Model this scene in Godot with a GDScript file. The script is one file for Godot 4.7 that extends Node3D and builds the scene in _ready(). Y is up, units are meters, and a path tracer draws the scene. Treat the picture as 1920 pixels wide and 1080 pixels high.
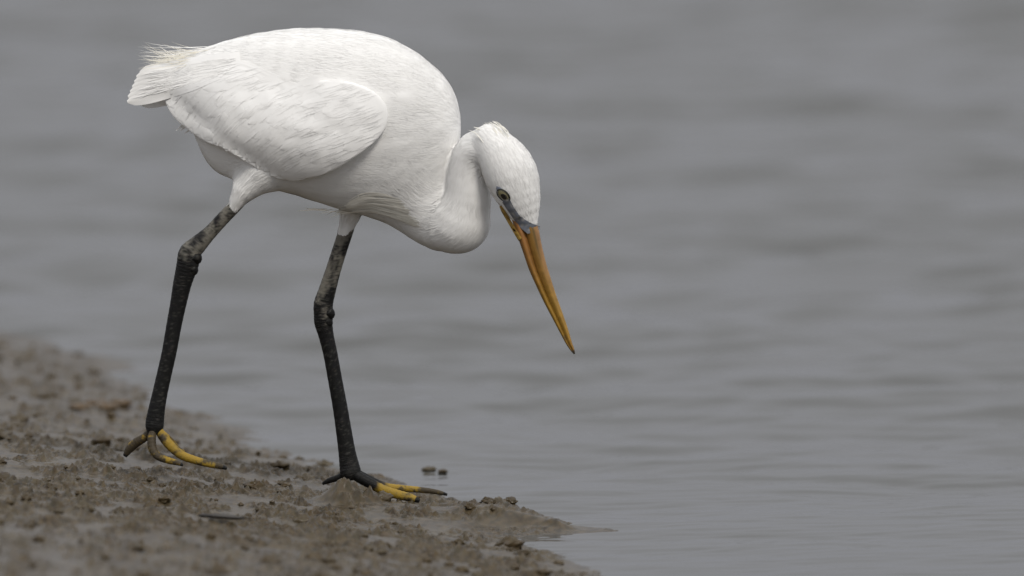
extends Node3D
# A white egret stooping on a wet mud bank beside grey water.
# Bird measurements are kept in "bird units" (3000 to the metre): u along the bird, v up, w to its right side.

const UNIT := 1.0 / 3000.0
const TILT := 0.0993          # sine of the camera's downward tilt
const MID_Y := 0.1457         # height of the picture's middle above the water

var rng := RandomNumberGenerator.new()
var M := {}

# ------------------------------------------------------------------ skeleton of the bird (distance field)
var bA := PackedVector3Array()
var bD := PackedVector3Array()
var bI := PackedFloat32Array()
var bR := PackedFloat32Array()
var bQ := PackedFloat32Array()
var bS := PackedFloat32Array()
var bG := PackedInt32Array()
var bK := PackedFloat32Array()
var bF := PackedVector3Array()
var every := PackedInt32Array()

func bone(g: int, k: float, s: float, a: Array, b: Array) -> void:
	# a, b: [u, drop, w, radius]; a is the end nearer the tail, so feathers flow from b to a
	var pa := Vector3(a[0], 540.0 - a[1] + a[2] * TILT, a[2])
	var pb := Vector3(b[0], 540.0 - b[1] + b[2] * TILT, b[2])
	bF.append((pa - pb).normalized())
	pa.z /= s
	pb.z /= s
	bA.append(pa)
	bD.append(pb - pa)
	bI.append(1.0 / maxf((pb - pa).length_squared(), 0.01))
	bR.append(a[3])
	bQ.append(float(b[3]) - float(a[3]))
	bS.append(s)
	bG.append(g)
	bK.append(k)
	every.append(every.size())

func bone_d(i: int, p: Vector3) -> float:
	var q := p
	q.z /= bS[i]
	q -= bA[i]
	var h := clampf(q.dot(bD[i]) * bI[i], 0.0, 1.0)
	return (q - bD[i] * h).length() - bR[i] - bQ[i] * h

func smin(a: float, b: float, k: float) -> float:
	var e := maxf(k - absf(a - b), 0.0)
	return minf(a, b) - e * e / (4.0 * k)

func field(p: Vector3, list: PackedInt32Array) -> float:
	var g0 := 900.0
	var g1 := 900.0
	var g2 := 900.0
	var g3 := 900.0
	var g4 := 900.0
	var g5 := 900.0
	var g6 := 900.0
	for i in list:
		var q := p
		q.z /= bS[i]
		q -= bA[i]
		var h := clampf(q.dot(bD[i]) * bI[i], 0.0, 1.0)
		var d := (q - bD[i] * h).length() - bR[i] - bQ[i] * h
		match bG[i]:
			0: g0 = minf(g0, d)
			1: g1 = minf(g1, d)
			2: g2 = minf(g2, d)
			3: g3 = minf(g3, d)
			4: g4 = minf(g4, d)
			5: g5 = minf(g5, d)
			_: g6 = minf(g6, d)
	var body := smin(smin(g0, g1, 50.0), g2, 56.0)
	body = smin(smin(body, g3, 26.0), g4, 20.0)
	# the upper neck lies in front of the breast with a crease between them, the cheek in front of the neck
	return smin(smin(body, g5, 7.0), g6, 7.0)

func gradient(p: Vector3, list: PackedInt32Array) -> Vector3:
	var e := 1.5
	var a := field(p + Vector3(e, -e, -e), list)
	var b := field(p + Vector3(-e, -e, e), list)
	var c := field(p + Vector3(-e, e, -e), list)
	var d := field(p + Vector3(e, e, e), list)
	return Vector3(a - b - c + d, -a - b + c + d, -a + b - c + d) / (4.0 * e)

func chain(g: int, rows: Array, steps: int) -> void:
	# rows of [u, drop, w, radius, flatness], tail end first
	var fine := []
	var n := rows.size()
	for k in n - 1:
		for j in steps:
			var row := []
			for m in 5:
				row.append(cubic_interpolate(rows[k][m], rows[k + 1][m], rows[maxi(k - 1, 0)][m], rows[mini(k + 2, n - 1)][m], float(j) / steps))
			fine.append(row)
	fine.append(rows[n - 1])
	for k in fine.size() - 1:
		bone(g, 1.0, (fine[k][4] + fine[k + 1][4]) * 0.5, fine[k], fine[k + 1])

func skeleton() -> void:
	# torso, tail to breast
	chain(0, [[322, 146, 0, 27, 0.66], [420, 170, 0, 90, 0.66], [505, 190, 0, 131, 0.66], [595, 210, 0, 159, 0.66], [670, 222, 0, 163, 0.66], [730, 228, 0, 134, 0.66]], 3)
	# vent and flank
	chain(1, [[442, 272, 2, 58, 0.78], [520, 262, 2, 70, 0.78]], 1)
	# lower neck out of the breast, down to the bend
	chain(2, [[700, 270, -4, 112, 0.66], [750, 322, -10, 96, 0.72], [792, 368, -14, 77, 0.8], [832, 410, -4, 62, 0.9], [864, 414, 18, 56, 1.0]], 3)
	# feathered thighs (from the knee end up)
	chain(3, [[440, 388, 40, 11.5, 1.0], [462, 352, 42, 25, 1.0], [525, 292, 34, 54, 1.0]], 2)
	chain(4, [[645, 436, -42, 12.5, 1.0], [656, 402, -42, 19, 1.0], [664, 345, -36, 44, 1.0]], 2)
	# upper neck
	chain(5, [[858, 418, 14, 57, 1.0], [876, 370, 32, 46, 1.0], [880, 320, 40, 41, 1.0], [892, 284, 52, 38, 1.0], [925, 275, 72, 36, 1.0]], 3)
	# head
	chain(6, [[918, 262, 82, 30, 0.9], [940, 292, 88, 43, 0.86], [958, 326, 90, 50, 0.84], [973, 368, 90, 40, 0.82], [989, 414, 90, 20, 0.8]], 3)

# surface nets of the field; cells of c units; returns positions and normals (bird units) and indices
var skin_p := PackedVector3Array()
var skin_n := PackedVector3Array()
var skin_i := PackedInt32Array()

func skin(c: float) -> void:
	var lo := Vector3(270, 40, -140)
	var hi := Vector3(1040, 520, 150)
	var bx := int(ceil((hi.x - lo.x) / (c * 8.0)))
	var by := int(ceil((hi.y - lo.y) / (c * 8.0)))
	var bz := int(ceil((hi.z - lo.z) / (c * 8.0)))
	var nx := bx * 8 + 1
	var ny := by * 8 + 1
	var nz := bz * 8 + 1
	var val := PackedFloat32Array()
	val.resize(nx * ny * nz)
	val.fill(999.0)
	var half := c * 4.0
	var reach := half * 1.75
	var cells: Array[Vector3i] = []
	for kz in bz:
		for ky in by:
			for kx in bx:
				var mid := lo + Vector3(kx * 8 + 4, ky * 8 + 4, kz * 8 + 4) * c
				var d := field(mid, every)
				if d > reach / 0.6 or d < -reach / 0.6:
					continue
				var list := PackedInt32Array()
				for i in every:
					if bone_d(i, mid) < d + reach * 3.4 + 56.0:
						list.append(i)
				for z in range(kz * 8, kz * 8 + 9):
					for y in range(ky * 8, ky * 8 + 9):
						var at := (z * ny + y) * nx + kx * 8
						for x in 9:
							if val[at + x] == 999.0:
								val[at + x] = field(lo + Vector3(kx * 8 + x, y, z) * c, list)
				cells.append(Vector3i(kx, ky, kz))
	var ids := {}
	var off: Array[int] = [0, 1, nx, nx + 1, nx * ny, nx * ny + 1, nx * ny + nx, nx * ny + nx + 1]
	var ends := [[0, 1], [2, 3], [4, 5], [6, 7], [0, 2], [1, 3], [4, 6], [5, 7], [0, 4], [1, 5], [2, 6], [3, 7]]
	for b in cells:
		for z in range(b.z * 8, b.z * 8 + 8):
			for y in range(b.y * 8, b.y * 8 + 8):
				for x in range(b.x * 8, b.x * 8 + 8):
					var at := (z * ny + y) * nx + x
					var inside := 0
					for o in off:
						if val[at + o] < 0.0:
							inside += 1
					if inside == 0 or inside == 8:
						continue
					var sum := Vector3.ZERO
					var n := 0
					for e in ends:
						var d0 := val[at + off[e[0]]]
						var d1 := val[at + off[e[1]]]
						if (d0 < 0.0) != (d1 < 0.0):
							var t := d0 / (d0 - d1)
							var p0 := Vector3(e[0] & 1, (e[0] >> 1) & 1, e[0] >> 2)
							var p1 := Vector3(e[1] & 1, (e[1] >> 1) & 1, e[1] >> 2)
							sum += p0.lerp(p1, t)
							n += 1
					var p := lo + (Vector3(x, y, z) + sum / n) * c
					ids[at] = skin_p.size()
					skin_p.append(p)
	for i in skin_p.size():
		var p := skin_p[i]
		var near := PackedInt32Array()
		for j in every:
			if bone_d(j, p) < 60.0:
				near.append(j)
		var g := gradient(p, near)
		p -= g * (field(p, near) / maxf(g.length_squared(), 0.05))
		skin_p[i] = p
		skin_n.append(gradient(p, near).normalized())
	var step: Array[int] = [1, nx, nx * ny]
	for at: int in ids:
		var inside: bool = val[at] < 0.0
		for a in 3:
			if (val[at + step[a]] < 0.0) == inside:
				continue
			var s1: int = step[(a + 1) % 3]
			var s2: int = step[(a + 2) % 3]
			if not (ids.has(at - s1) and ids.has(at - s2) and ids.has(at - s1 - s2)):
				continue
			var q := [ids[at], ids[at - s1], ids[at - s1 - s2], ids[at - s2]]
			if inside:
				skin_i.append_array([q[0], q[2], q[1], q[0], q[3], q[2]])
			else:
				skin_i.append_array([q[0], q[1], q[2], q[0], q[2], q[3]])

func flow_at(p: Vector3) -> Vector3:
	var f := Vector3.ZERO
	for i in every:
		f += bF[i] * exp(-maxf(bone_d(i, p), -20.0) / 12.0)
	return f.normalized()

# the point of the right-hand surface that shows at (u, drop)
func on_skin(u: float, drop: float, lift := 0.0) -> Vector3:
	var w := 170.0
	var p := Vector3.ZERO
	for i in 60:
		p = Vector3(u, 540.0 - drop + w * TILT, w)
		var d := field(p, every)
		if d < 0.15:
			break
		w -= maxf(d * 0.6, 0.1)
		if w < -60.0:
			p = Vector3(u, 540.0 - drop + 90.0 * TILT, 90.0)
			break
	return p + gradient(p, every).normalized() * lift

func world_of(p: Vector3) -> Vector3:
	return Vector3((p.x - 960.0) * UNIT, p.y * UNIT + MID_Y, p.z * UNIT)

func scaled(a: PackedVector3Array) -> PackedVector3Array:
	var out := PackedVector3Array()
	out.resize(a.size())
	for i in a.size():
		out[i] = world_of(a[i])
	return out

# ------------------------------------------------------------------ mesh helpers
class Sheet:
	var p := PackedVector3Array()
	var n := PackedVector3Array()
	var c := PackedColorArray()
	var i := PackedInt32Array()

func commit(s: Sheet, mesh: ArrayMesh, mat: Material) -> void:
	var st := SurfaceTool.new()
	st.begin(Mesh.PRIMITIVE_TRIANGLES)
	var world := scaled(s.p)
	for k in world.size():
		if s.n.size() > 0:
			st.set_normal(s.n[k])
		if s.c.size() > 0:
			st.set_color(s.c[k])
		st.add_vertex(world[k])
	for k in s.i:
		st.add_index(k)
	if s.n.size() == 0:
		st.generate_normals()
	st.commit(mesh)
	mesh.surface_set_material(mesh.get_surface_count() - 1, mat)

func part(called: String, s: Sheet, mat: Material, parent: Node3D, label := "") -> MeshInstance3D:
	var mesh := ArrayMesh.new()
	commit(s, mesh, mat)
	var o := MeshInstance3D.new()
	o.name = called
	o.mesh = mesh
	if label:
		o.set_meta("label", label)
	parent.add_child(o, true)
	return o

func curve_of(pts: Array, steps: int) -> Array:
	# Catmull-Rom through [u, drop, w, radius] rows
	var out := []
	var n := pts.size()
	for k in n - 1:
		var a: Array = pts[maxi(k - 1, 0)]
		var b: Array = pts[k]
		var c: Array = pts[k + 1]
		var d: Array = pts[mini(k + 2, n - 1)]
		for j in steps:
			var t := float(j) / steps
			var row := []
			for m in 4:
				row.append(cubic_interpolate(b[m], c[m], a[m], d[m], t))
			out.append(row)
	out.append(pts[n - 1])
	return out

# a tapered tube along rows of [u, drop, w, radius]; tint(t, angle, p) gives the vertex colour
func tube(s: Sheet, rows: Array, sides: int, tint: Callable, flat := 1.0, ring := 0.0, rings := 0.0) -> void:
	var base := s.p.size()
	var n := rows.size()
	var ctr: Array[Vector3] = []
	for r in rows:
		ctr.append(Vector3(r[0], 540.0 - r[1] + r[2] * TILT, r[2]))
	for k in n:
		var dir := (ctr[mini(k + 1, n - 1)] - ctr[maxi(k - 1, 0)]).normalized()
		var side := dir.cross(Vector3(0, 0, 1))
		if side.length() < 0.1:
			side = Vector3(1, 0, 0)
		side = side.normalized()
		var up := side.cross(dir).normalized()
		var t := float(k) / (n - 1)
		for j in sides:
			var a := TAU * j / sides
			var rad: float = rows[k][3]
			if ring > 0.0:
				rad *= 1.0 + ring * sin(t * rings * TAU + 0.6 * sin(a)) * (0.7 + 0.3 * sin(a * 2.0))
			var p := ctr[k] + (side * cos(a) + up * sin(a) * flat) * rad
			s.p.append(p)
			s.c.append(tint.call(t, a, p))
			if k < n - 1:
				var q := base + k * sides
				var j2 := (j + 1) % sides
				s.i.append_array([q + j, q + j2, q + sides + j, q + j2, q + sides + j2, q + sides + j])
	for e in [0, n - 1]:
		s.p.append(ctr[e])
		s.c.append(tint.call(float(e) / (n - 1), 0.0, ctr[e]))
		var m := s.p.size() - 1
		var q: int = base + int(e) * sides
		for j in sides:
			if e == 0:
				s.i.append_array([m, q + (j + 1) % sides, q + j])
			else:
				s.i.append_array([m, q + j, q + (j + 1) % sides])

# a narrow tapering blade through points p, lying flat against normal n
func blade(s: Sheet, pts: Array[Vector3], nor: Vector3, width: float, tint: Color, blunt := 0.0) -> void:
	var base := s.p.size()
	var n := pts.size()
	for k in n:
		var t := float(k) / (n - 1)
		var dir := (pts[mini(k + 1, n - 1)] - pts[maxi(k - 1, 0)]).normalized()
		var side := dir.cross(nor).normalized()
		var wd := width * lerpf(pow(maxf(1.0 - t, 0.0), 0.55), 1.0 - pow(t, 6.0), blunt) * (0.55 + 0.45 * minf(t * 4.0, 1.0))
		if k == n - 1:
			wd = 0.02 * width
		s.p.append(pts[k] - side * wd * 0.5)
		s.p.append(pts[k] + side * wd * 0.5)
		s.n.append((nor - side * 0.12).normalized())
		s.n.append((nor + side * 0.12).normalized())
		s.c.append(tint)
		s.c.append(tint)
		if k < n - 1:
			var q := base + k * 2
			s.i.append_array([q, q + 2, q + 1, q + 1, q + 2, q + 3])

# ------------------------------------------------------------------ materials
func noise(freq: float, octaves := 3, seed_ := 1, kind := FastNoiseLite.TYPE_SIMPLEX_SMOOTH) -> FastNoiseLite:
	var f := FastNoiseLite.new()
	f.noise_type = kind
	f.frequency = freq
	f.seed = seed_
	f.fractal_type = FastNoiseLite.FRACTAL_FBM if octaves > 1 else FastNoiseLite.FRACTAL_NONE
	f.fractal_octaves = octaves
	return f

func noise_map(freq: float, octaves: int, seed_: int, size := 512) -> NoiseTexture2D:
	var t := NoiseTexture2D.new()
	t.width = size
	t.height = size
	t.seamless = true
	t.noise = noise(freq, octaves, seed_)
	return t

func mat(c: Color, rough: float, vertex := false) -> StandardMaterial3D:
	var m := StandardMaterial3D.new()
	m.albedo_color = c
	m.roughness = rough
	m.vertex_color_use_as_albedo = vertex
	return m

func materials() -> void:
	var f := mat(Color(1, 1, 1), 0.85, true)
	f.metallic_specular = 0.25
	M.feather = f
	var p := mat(Color(1, 1, 1), 0.8, true)
	p.metallic_specular = 0.25
	p.cull_mode = BaseMaterial3D.CULL_DISABLED
	p.backlight_enabled = true
	p.backlight = Color(0.35, 0.35, 0.34)
	M.plume = p
	var k := mat(Color(1, 1, 1), 0.85, true)
	k.metallic_specular = 0.2
	k.cull_mode = BaseMaterial3D.CULL_DISABLED
	M.barb = k
	var l := mat(Color(1, 1, 1), 0.5, true)
	l.heightmap_enabled = true
	l.heightmap_texture = noise_map(0.03, 4, 5)
	l.heightmap_scale = 0.03
	l.uv1_triplanar = true
	l.uv1_scale = Vector3(60, 60, 60)
	l.metallic_specular = 0.3
	M.leg = l
	var b := mat(Color(1, 1, 1), 0.33, true)
	M.bill = b
	M.lore = mat(Color(1, 1, 1), 0.55, true)
	var e := mat(Color(1, 1, 1), 0.06, true)
	e.clearcoat_enabled = true
	e.clearcoat = 1.0
	e.clearcoat_roughness = 0.03
	M.eye = e
	var mud := mat(Color(1, 1, 1), 0.27, true)
	mud.metallic_specular = 0.3
	mud.heightmap_enabled = true
	mud.heightmap_texture = noise_map(0.06, 4, 9, 1024)
	mud.heightmap_scale = 0.014
	mud.uv1_triplanar = true
	mud.uv1_world_triplanar = true
	mud.uv1_scale = Vector3(12.3, 12.3, 12.3)
	M.mud = mud
	var w := mat(Color(0.25, 0.25, 0.24), 0.05)
	w.metallic_specular = 0.41
	M.water = w
	M.twig = mat(Color(0.13, 0.115, 0.105), 0.45)

# ------------------------------------------------------------------ shore
var SHORE := PackedVector2Array([Vector2(-60, -150), Vector2(-6, -16), Vector2(-1.5, -4.2), Vector2(-0.62, -1.85), Vector2(-0.36, -1.16), Vector2(-0.285, -0.96), Vector2(-0.215, -0.68),
	Vector2(-0.165, -0.44), Vector2(-0.100, -0.27), Vector2(-0.05, -0.15), Vector2(0.0, -0.04), Vector2(0.058, 0.064), Vector2(0.058, 0.070), Vector2(-0.005, 0.080),
	Vector2(-0.014, 0.10), Vector2(0.022, 0.19), Vector2(0.065, 0.35), Vector2(0.10, 0.50), Vector2(0.2, 1.0), Vector2(1.6, 6), Vector2(16, 60)])
var LAND := PackedVector2Array()
var n_wide: FastNoiseLite
var n_mid: FastNoiseLite
var n_clod: FastNoiseLite
var n_fine: FastNoiseLite
var n_cell: FastNoiseLite
var n_cell2: FastNoiseLite
var n_patch: FastNoiseLite
var n_edge: FastNoiseLite
var lumps: Array[Vector4] = []     # x, z, radius, height

func shore_distance(x: float, z: float) -> float:
	var q := Vector2(x, z)
	var best := 1.0e9
	for k in SHORE.size() - 1:
		var a := SHORE[k]
		var ab := SHORE[k + 1] - a
		var t := clampf((q - a).dot(ab) / ab.length_squared(), 0.0, 1.0)
		best = minf(best, (q - a - ab * t).length_squared())
	best = sqrt(best)
	var inland := false
	var n := LAND.size()
	for k in n:
		var a := LAND[k]
		var b := LAND[(k + 1) % n]
		if (a.y > z) != (b.y > z) and x < a.x + (z - a.y) / (b.y - a.y) * (b.x - a.x):
			inland = not inland
	return best if inland else -best

func mud_base(x: float, z: float) -> float:
	var d := shore_distance(x, z) + n_edge.get_noise_2d(x, z) * 0.008
	if d < 0.0:
		return maxf(d * 0.16, -0.06)
	var h := d * 0.118
	return h if h < 0.06 else 0.06 + 0.22 * (1.0 - exp(-(h - 0.06) / 0.22))

func mud_height(x: float, z: float) -> float:
	var h := mud_base(x, z)
	var dry := 0.15 + 0.85 * smoothstep(-0.003, 0.006, h)      # the lapped edge is washed smooth
	h += n_wide.get_noise_2d(x, z) * 0.0035 * dry
	var patch := smoothstep(-0.22, 0.2, n_patch.get_noise_2d(x, z))
	h += maxf(n_mid.get_noise_2d(x, z) + 0.05, -0.04) * 0.0050 * (0.25 + 0.75 * patch) * dry
	var k := n_clod.get_noise_2d(x, z)
	var c := (n_cell.get_noise_2d(x + n_mid.get_noise_2d(z, x) * 0.004, z) + 1.0) / 0.52      # rounded crumbs
	h += pow(maxf(1.0 - c * c, 0.0), 0.9) * 0.0020 * patch * smoothstep(-0.1, 0.5, k) * dry
	var c2 := (n_cell2.get_noise_2d(x, z) + 1.0) / 0.5
	h += maxf(1.0 - c2 * c2, 0.0) * 0.0012 * smoothstep(0.15, 0.7, patch) * smoothstep(-0.4, 0.2, k) * dry
	h += k * 0.0011 * (0.04 + 0.96 * patch) * dry
	h += n_fine.get_noise_2d(x, z) * 0.00045 * patch * dry
	for l in lumps:
		var dx := x - l.x
		var dz := z - l.y
		var rr := (dx * dx + dz * dz) / (l.z * l.z)
		if rr < 1.0:
			h += l.w * (1.0 - rr) * (1.0 - rr)
	return h

func spaced(dense: Array, grow: float, lo: float, hi: float) -> PackedFloat32Array:
	# dense: [from, to, step] bands in order; outside them the step grows
	var out := PackedFloat32Array()
	for b in dense:
		var v: float = b[0]
		while v < b[1] - b[2] * 0.5:
			out.append(v)
			v += b[2]
	out.append(dense[-1][1])
	var st: float = dense[-1][2]
	while out[-1] < hi:
		st *= grow
		out.append(out[-1] + st)
	var head := PackedFloat32Array()
	st = dense[0][2]
	var v0: float = dense[0][0]
	while v0 > lo:
		st *= grow
		v0 -= st
		head.append(v0)
	head.reverse()
	head.append_array(out)
	return head

func terrain(called: String, xs: PackedFloat32Array, zs: PackedFloat32Array, height: Callable, tint: Callable, material: Material, keep: Callable) -> MeshInstance3D:
	var nx := xs.size()
	var nz := zs.size()
	var p := PackedVector3Array()
	var c := PackedColorArray()
	p.resize(nx * nz)
	c.resize(nx * nz)
	for j in nz:
		for i in nx:
			var h: float = height.call(xs[i], zs[j])
			p[j * nx + i] = Vector3(xs[i], h, zs[j])
			c[j * nx + i] = tint.call(xs[i], zs[j], h)
	var idx := PackedInt32Array()
	for j in nz - 1:
		for i in nx - 1:
			var q := j * nx + i
			if keep.call(p[q].y, p[q + 1].y, p[q + nx].y, p[q + nx + 1].y):
				idx.append_array([q, q + 1, q + nx, q + 1, q + nx + 1, q + nx])
	var arr := []
	arr.resize(Mesh.ARRAY_MAX)
	arr[Mesh.ARRAY_VERTEX] = p
	arr[Mesh.ARRAY_COLOR] = c
	arr[Mesh.ARRAY_INDEX] = idx
	var raw := ArrayMesh.new()
	raw.add_surface_from_arrays(Mesh.PRIMITIVE_TRIANGLES, arr)
	var st := SurfaceTool.new()
	st.create_from(raw, 0)
	st.generate_normals()
	var o := MeshInstance3D.new()
	o.name = called
	o.mesh = st.commit()
	o.mesh.surface_set_material(0, material)
	o.set_meta("kind", "structure")
	add_child(o, true)
	return o

# where the mud shows at picture place (u, drop): follows the line of sight down to the bank
func on_mud(u: float, drop: float) -> Vector3:
	var w := -4500.0
	var best := Vector3.ZERO
	w = 1600.0
	while w > -4500.0:
		var p := world_of(Vector3(u, 540.0 - drop + w * TILT, w))
		if maxf(mud_height(p.x, p.z), 0.0) >= p.y:
			return p
		best = p
		w -= 6.0
	return best

func build_shore() -> void:
	LAND = SHORE.duplicate()
	LAND.append_array([Vector2(-90, 60), Vector2(-90, -150)])
	n_wide = noise(11.0, 2, 21)
	n_mid = noise(42.0, 2, 22)
	n_clod = noise(120.0, 2, 23)
	n_fine = noise(420.0, 1, 24)
	n_cell = noise(160.0, 1, 27, FastNoiseLite.TYPE_CELLULAR)
	n_cell.cellular_return_type = FastNoiseLite.RETURN_DISTANCE
	n_cell.cellular_jitter = 0.9
	n_cell2 = n_cell.duplicate()
	n_cell2.frequency = 380.0
	n_cell2.seed = 28
	n_patch = noise(18.0, 2, 25)
	n_edge = noise(14.0, 3, 26)
	# the mud pushed up round the front foot and the spit beyond it: x, z, radius, height
	lumps = [Vector4(-0.105, 0.016, 0.022, 0.008), Vector4(-0.02, 0.015, 0.035, 0.006), Vector4(0.005, 0.035, 0.03, 0.005), Vector4(-0.005, -0.002, 0.022, 0.007),
		Vector4(-0.15, 0.02, 0.02, 0.004), Vector4(-0.055, 0.03, 0.03, 0.005), Vector4(0.025, 0.05, 0.02, 0.003)]
	var n_tone := noise(26.0, 3, 31)
	var n_tone2 := noise(150.0, 3, 32)
	var dark := Color(0.022, 0.0170, 0.010)
	var brown := Color(0.076, 0.055, 0.030)
	var pale := Color(0.096, 0.080, 0.056)
	var tint := func(x: float, z: float, _h: float) -> Color:
		var a := clampf(0.5 + 0.9 * n_tone.get_noise_2d(x, z), 0.0, 1.0)
		var b := clampf(0.5 + 1.1 * n_tone2.get_noise_2d(x, z), 0.0, 1.0)
		return dark.lerp(brown, b).lerp(pale, a * 0.55)
	var xs := spaced([[-0.36, 0.11, 0.0008]], 1.3, -60.0, 30.0)
	var zs := spaced([[-1.45, -0.3, 0.005], [-0.3, 0.4, 0.0016], [0.4, 0.9, 0.005]], 1.3, -120.0, 50.0)
	var lowest := -0.012
	terrain("mud_bank", xs, zs, mud_height, tint, M.mud, func(a: float, b: float, c: float, d: float) -> bool: return a > lowest or b > lowest or c > lowest or d > lowest)
	# water
	var w1 := noise(1.0, 2, 41)
	var w2 := noise(1.0, 2, 42)
	var w3 := noise(1.0, 2, 43)
	var swell := func(x: float, z: float) -> float:
		var far := clampf(1.0 - (absf(z) - 9.0) / 12.0, 0.0, 1.0) * clampf(1.0 - (absf(x) - 1.4) / 1.5, 0.0, 1.0)
		var near := clampf(1.0 - (absf(z + 0.1) - 0.5) / 0.6, 0.0, 1.0)
		var shelter := smoothstep(0.4, -1.2, z)
		var h := w1.get_noise_2d(x * 2.2 + z * 0.7, z * 4.6 - x * 0.5) * 0.0105 * (0.14 + 0.86 * shelter)
		h += w2.get_noise_2d(x * 7.0 - z * 2.0, z * 13.0 + x * 2.0) * 0.0046 * (0.2 + 0.8 * shelter)
		h += w3.get_noise_2d(x * 24.0 + z * 10.0, z * 52.0 + x * 8.0) * 0.0005 * near
		# little wavelets running in along the near shore
		var run := clampf(1.0 - absf(z - 0.06) / 0.26, 0.0, 1.0) * smoothstep(0.03, 0.12, x)
		h += sin(TAU * (z * 21.0 + x * 6.0 + 1.6 * w1.get_noise_2d(x * 5.0, z * 5.0))) * 0.00042 * run * clampf(0.3 + 1.6 * w2.get_noise_2d(x * 4.0 + 7.0, z * 7.0), 0.0, 1.0)
		return h * far
	var wx := spaced([[-0.5, 0.5, 0.008]], 1.2, -400.0, 400.0)
	var wz := spaced([[-6.0, -1.2, 0.012], [-1.2, -0.35, 0.006], [-0.35, 0.5, 0.003], [0.5, 1.0, 0.02]], 1.2, -500.0, 80.0)
	terrain("water", wx, wz, swell, func(_x: float, _z: float, _h: float) -> Color: return Color.WHITE, M.water, func(_a: float, _b: float, _c: float, _d: float) -> bool: return true)

# ------------------------------------------------------------------ the bird
var white := Color(0.87, 0.866, 0.855)
var cream := Color(0.83, 0.795, 0.70)

var soft: FastNoiseLite

# the uneven lie of the feathers
func dent(p: Vector3) -> float:
	return soft.get_noise_3d(p.x * 0.45, p.y * 1.4, p.z * 1.4) * (2.0 if p.x < 832.0 else 1.0)

func build_egret() -> void:
	skeleton()
	var t0 := Time.get_ticks_msec()
	skin(5.0)
	print("skin ", skin_p.size(), " ", Time.get_ticks_msec() - t0)
	var bird := Node3D.new()
	bird.name = "white_egret"
	bird.set_meta("label", "white egret stooping with its orange bill over the mud bank")
	bird.set_meta("category", "bird")
	add_child(bird)
	# --- body: plumage, and the bare legs as its second surface
	var s := Sheet.new()
	soft = noise(0.012, 2, 51)
	for k in skin_p.size():
		var p := skin_p[k]
		p += skin_n[k] * dent(p)
		skin_p[k] = p
		s.p.append(p)
		s.c.append(white)
	s.i = skin_i
	var mesh := ArrayMesh.new()
	commit(s, mesh, M.feather)
	var legs := Sheet.new()
	build_legs(legs)
	commit(legs, mesh, M.leg)
	var body := MeshInstance3D.new()
	body.name = "body"
	body.mesh = mesh
	bird.add_child(body, true)
	build_plumage(bird)
	build_wing(bird)
	build_tail(bird)
	build_head(bird)

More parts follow.
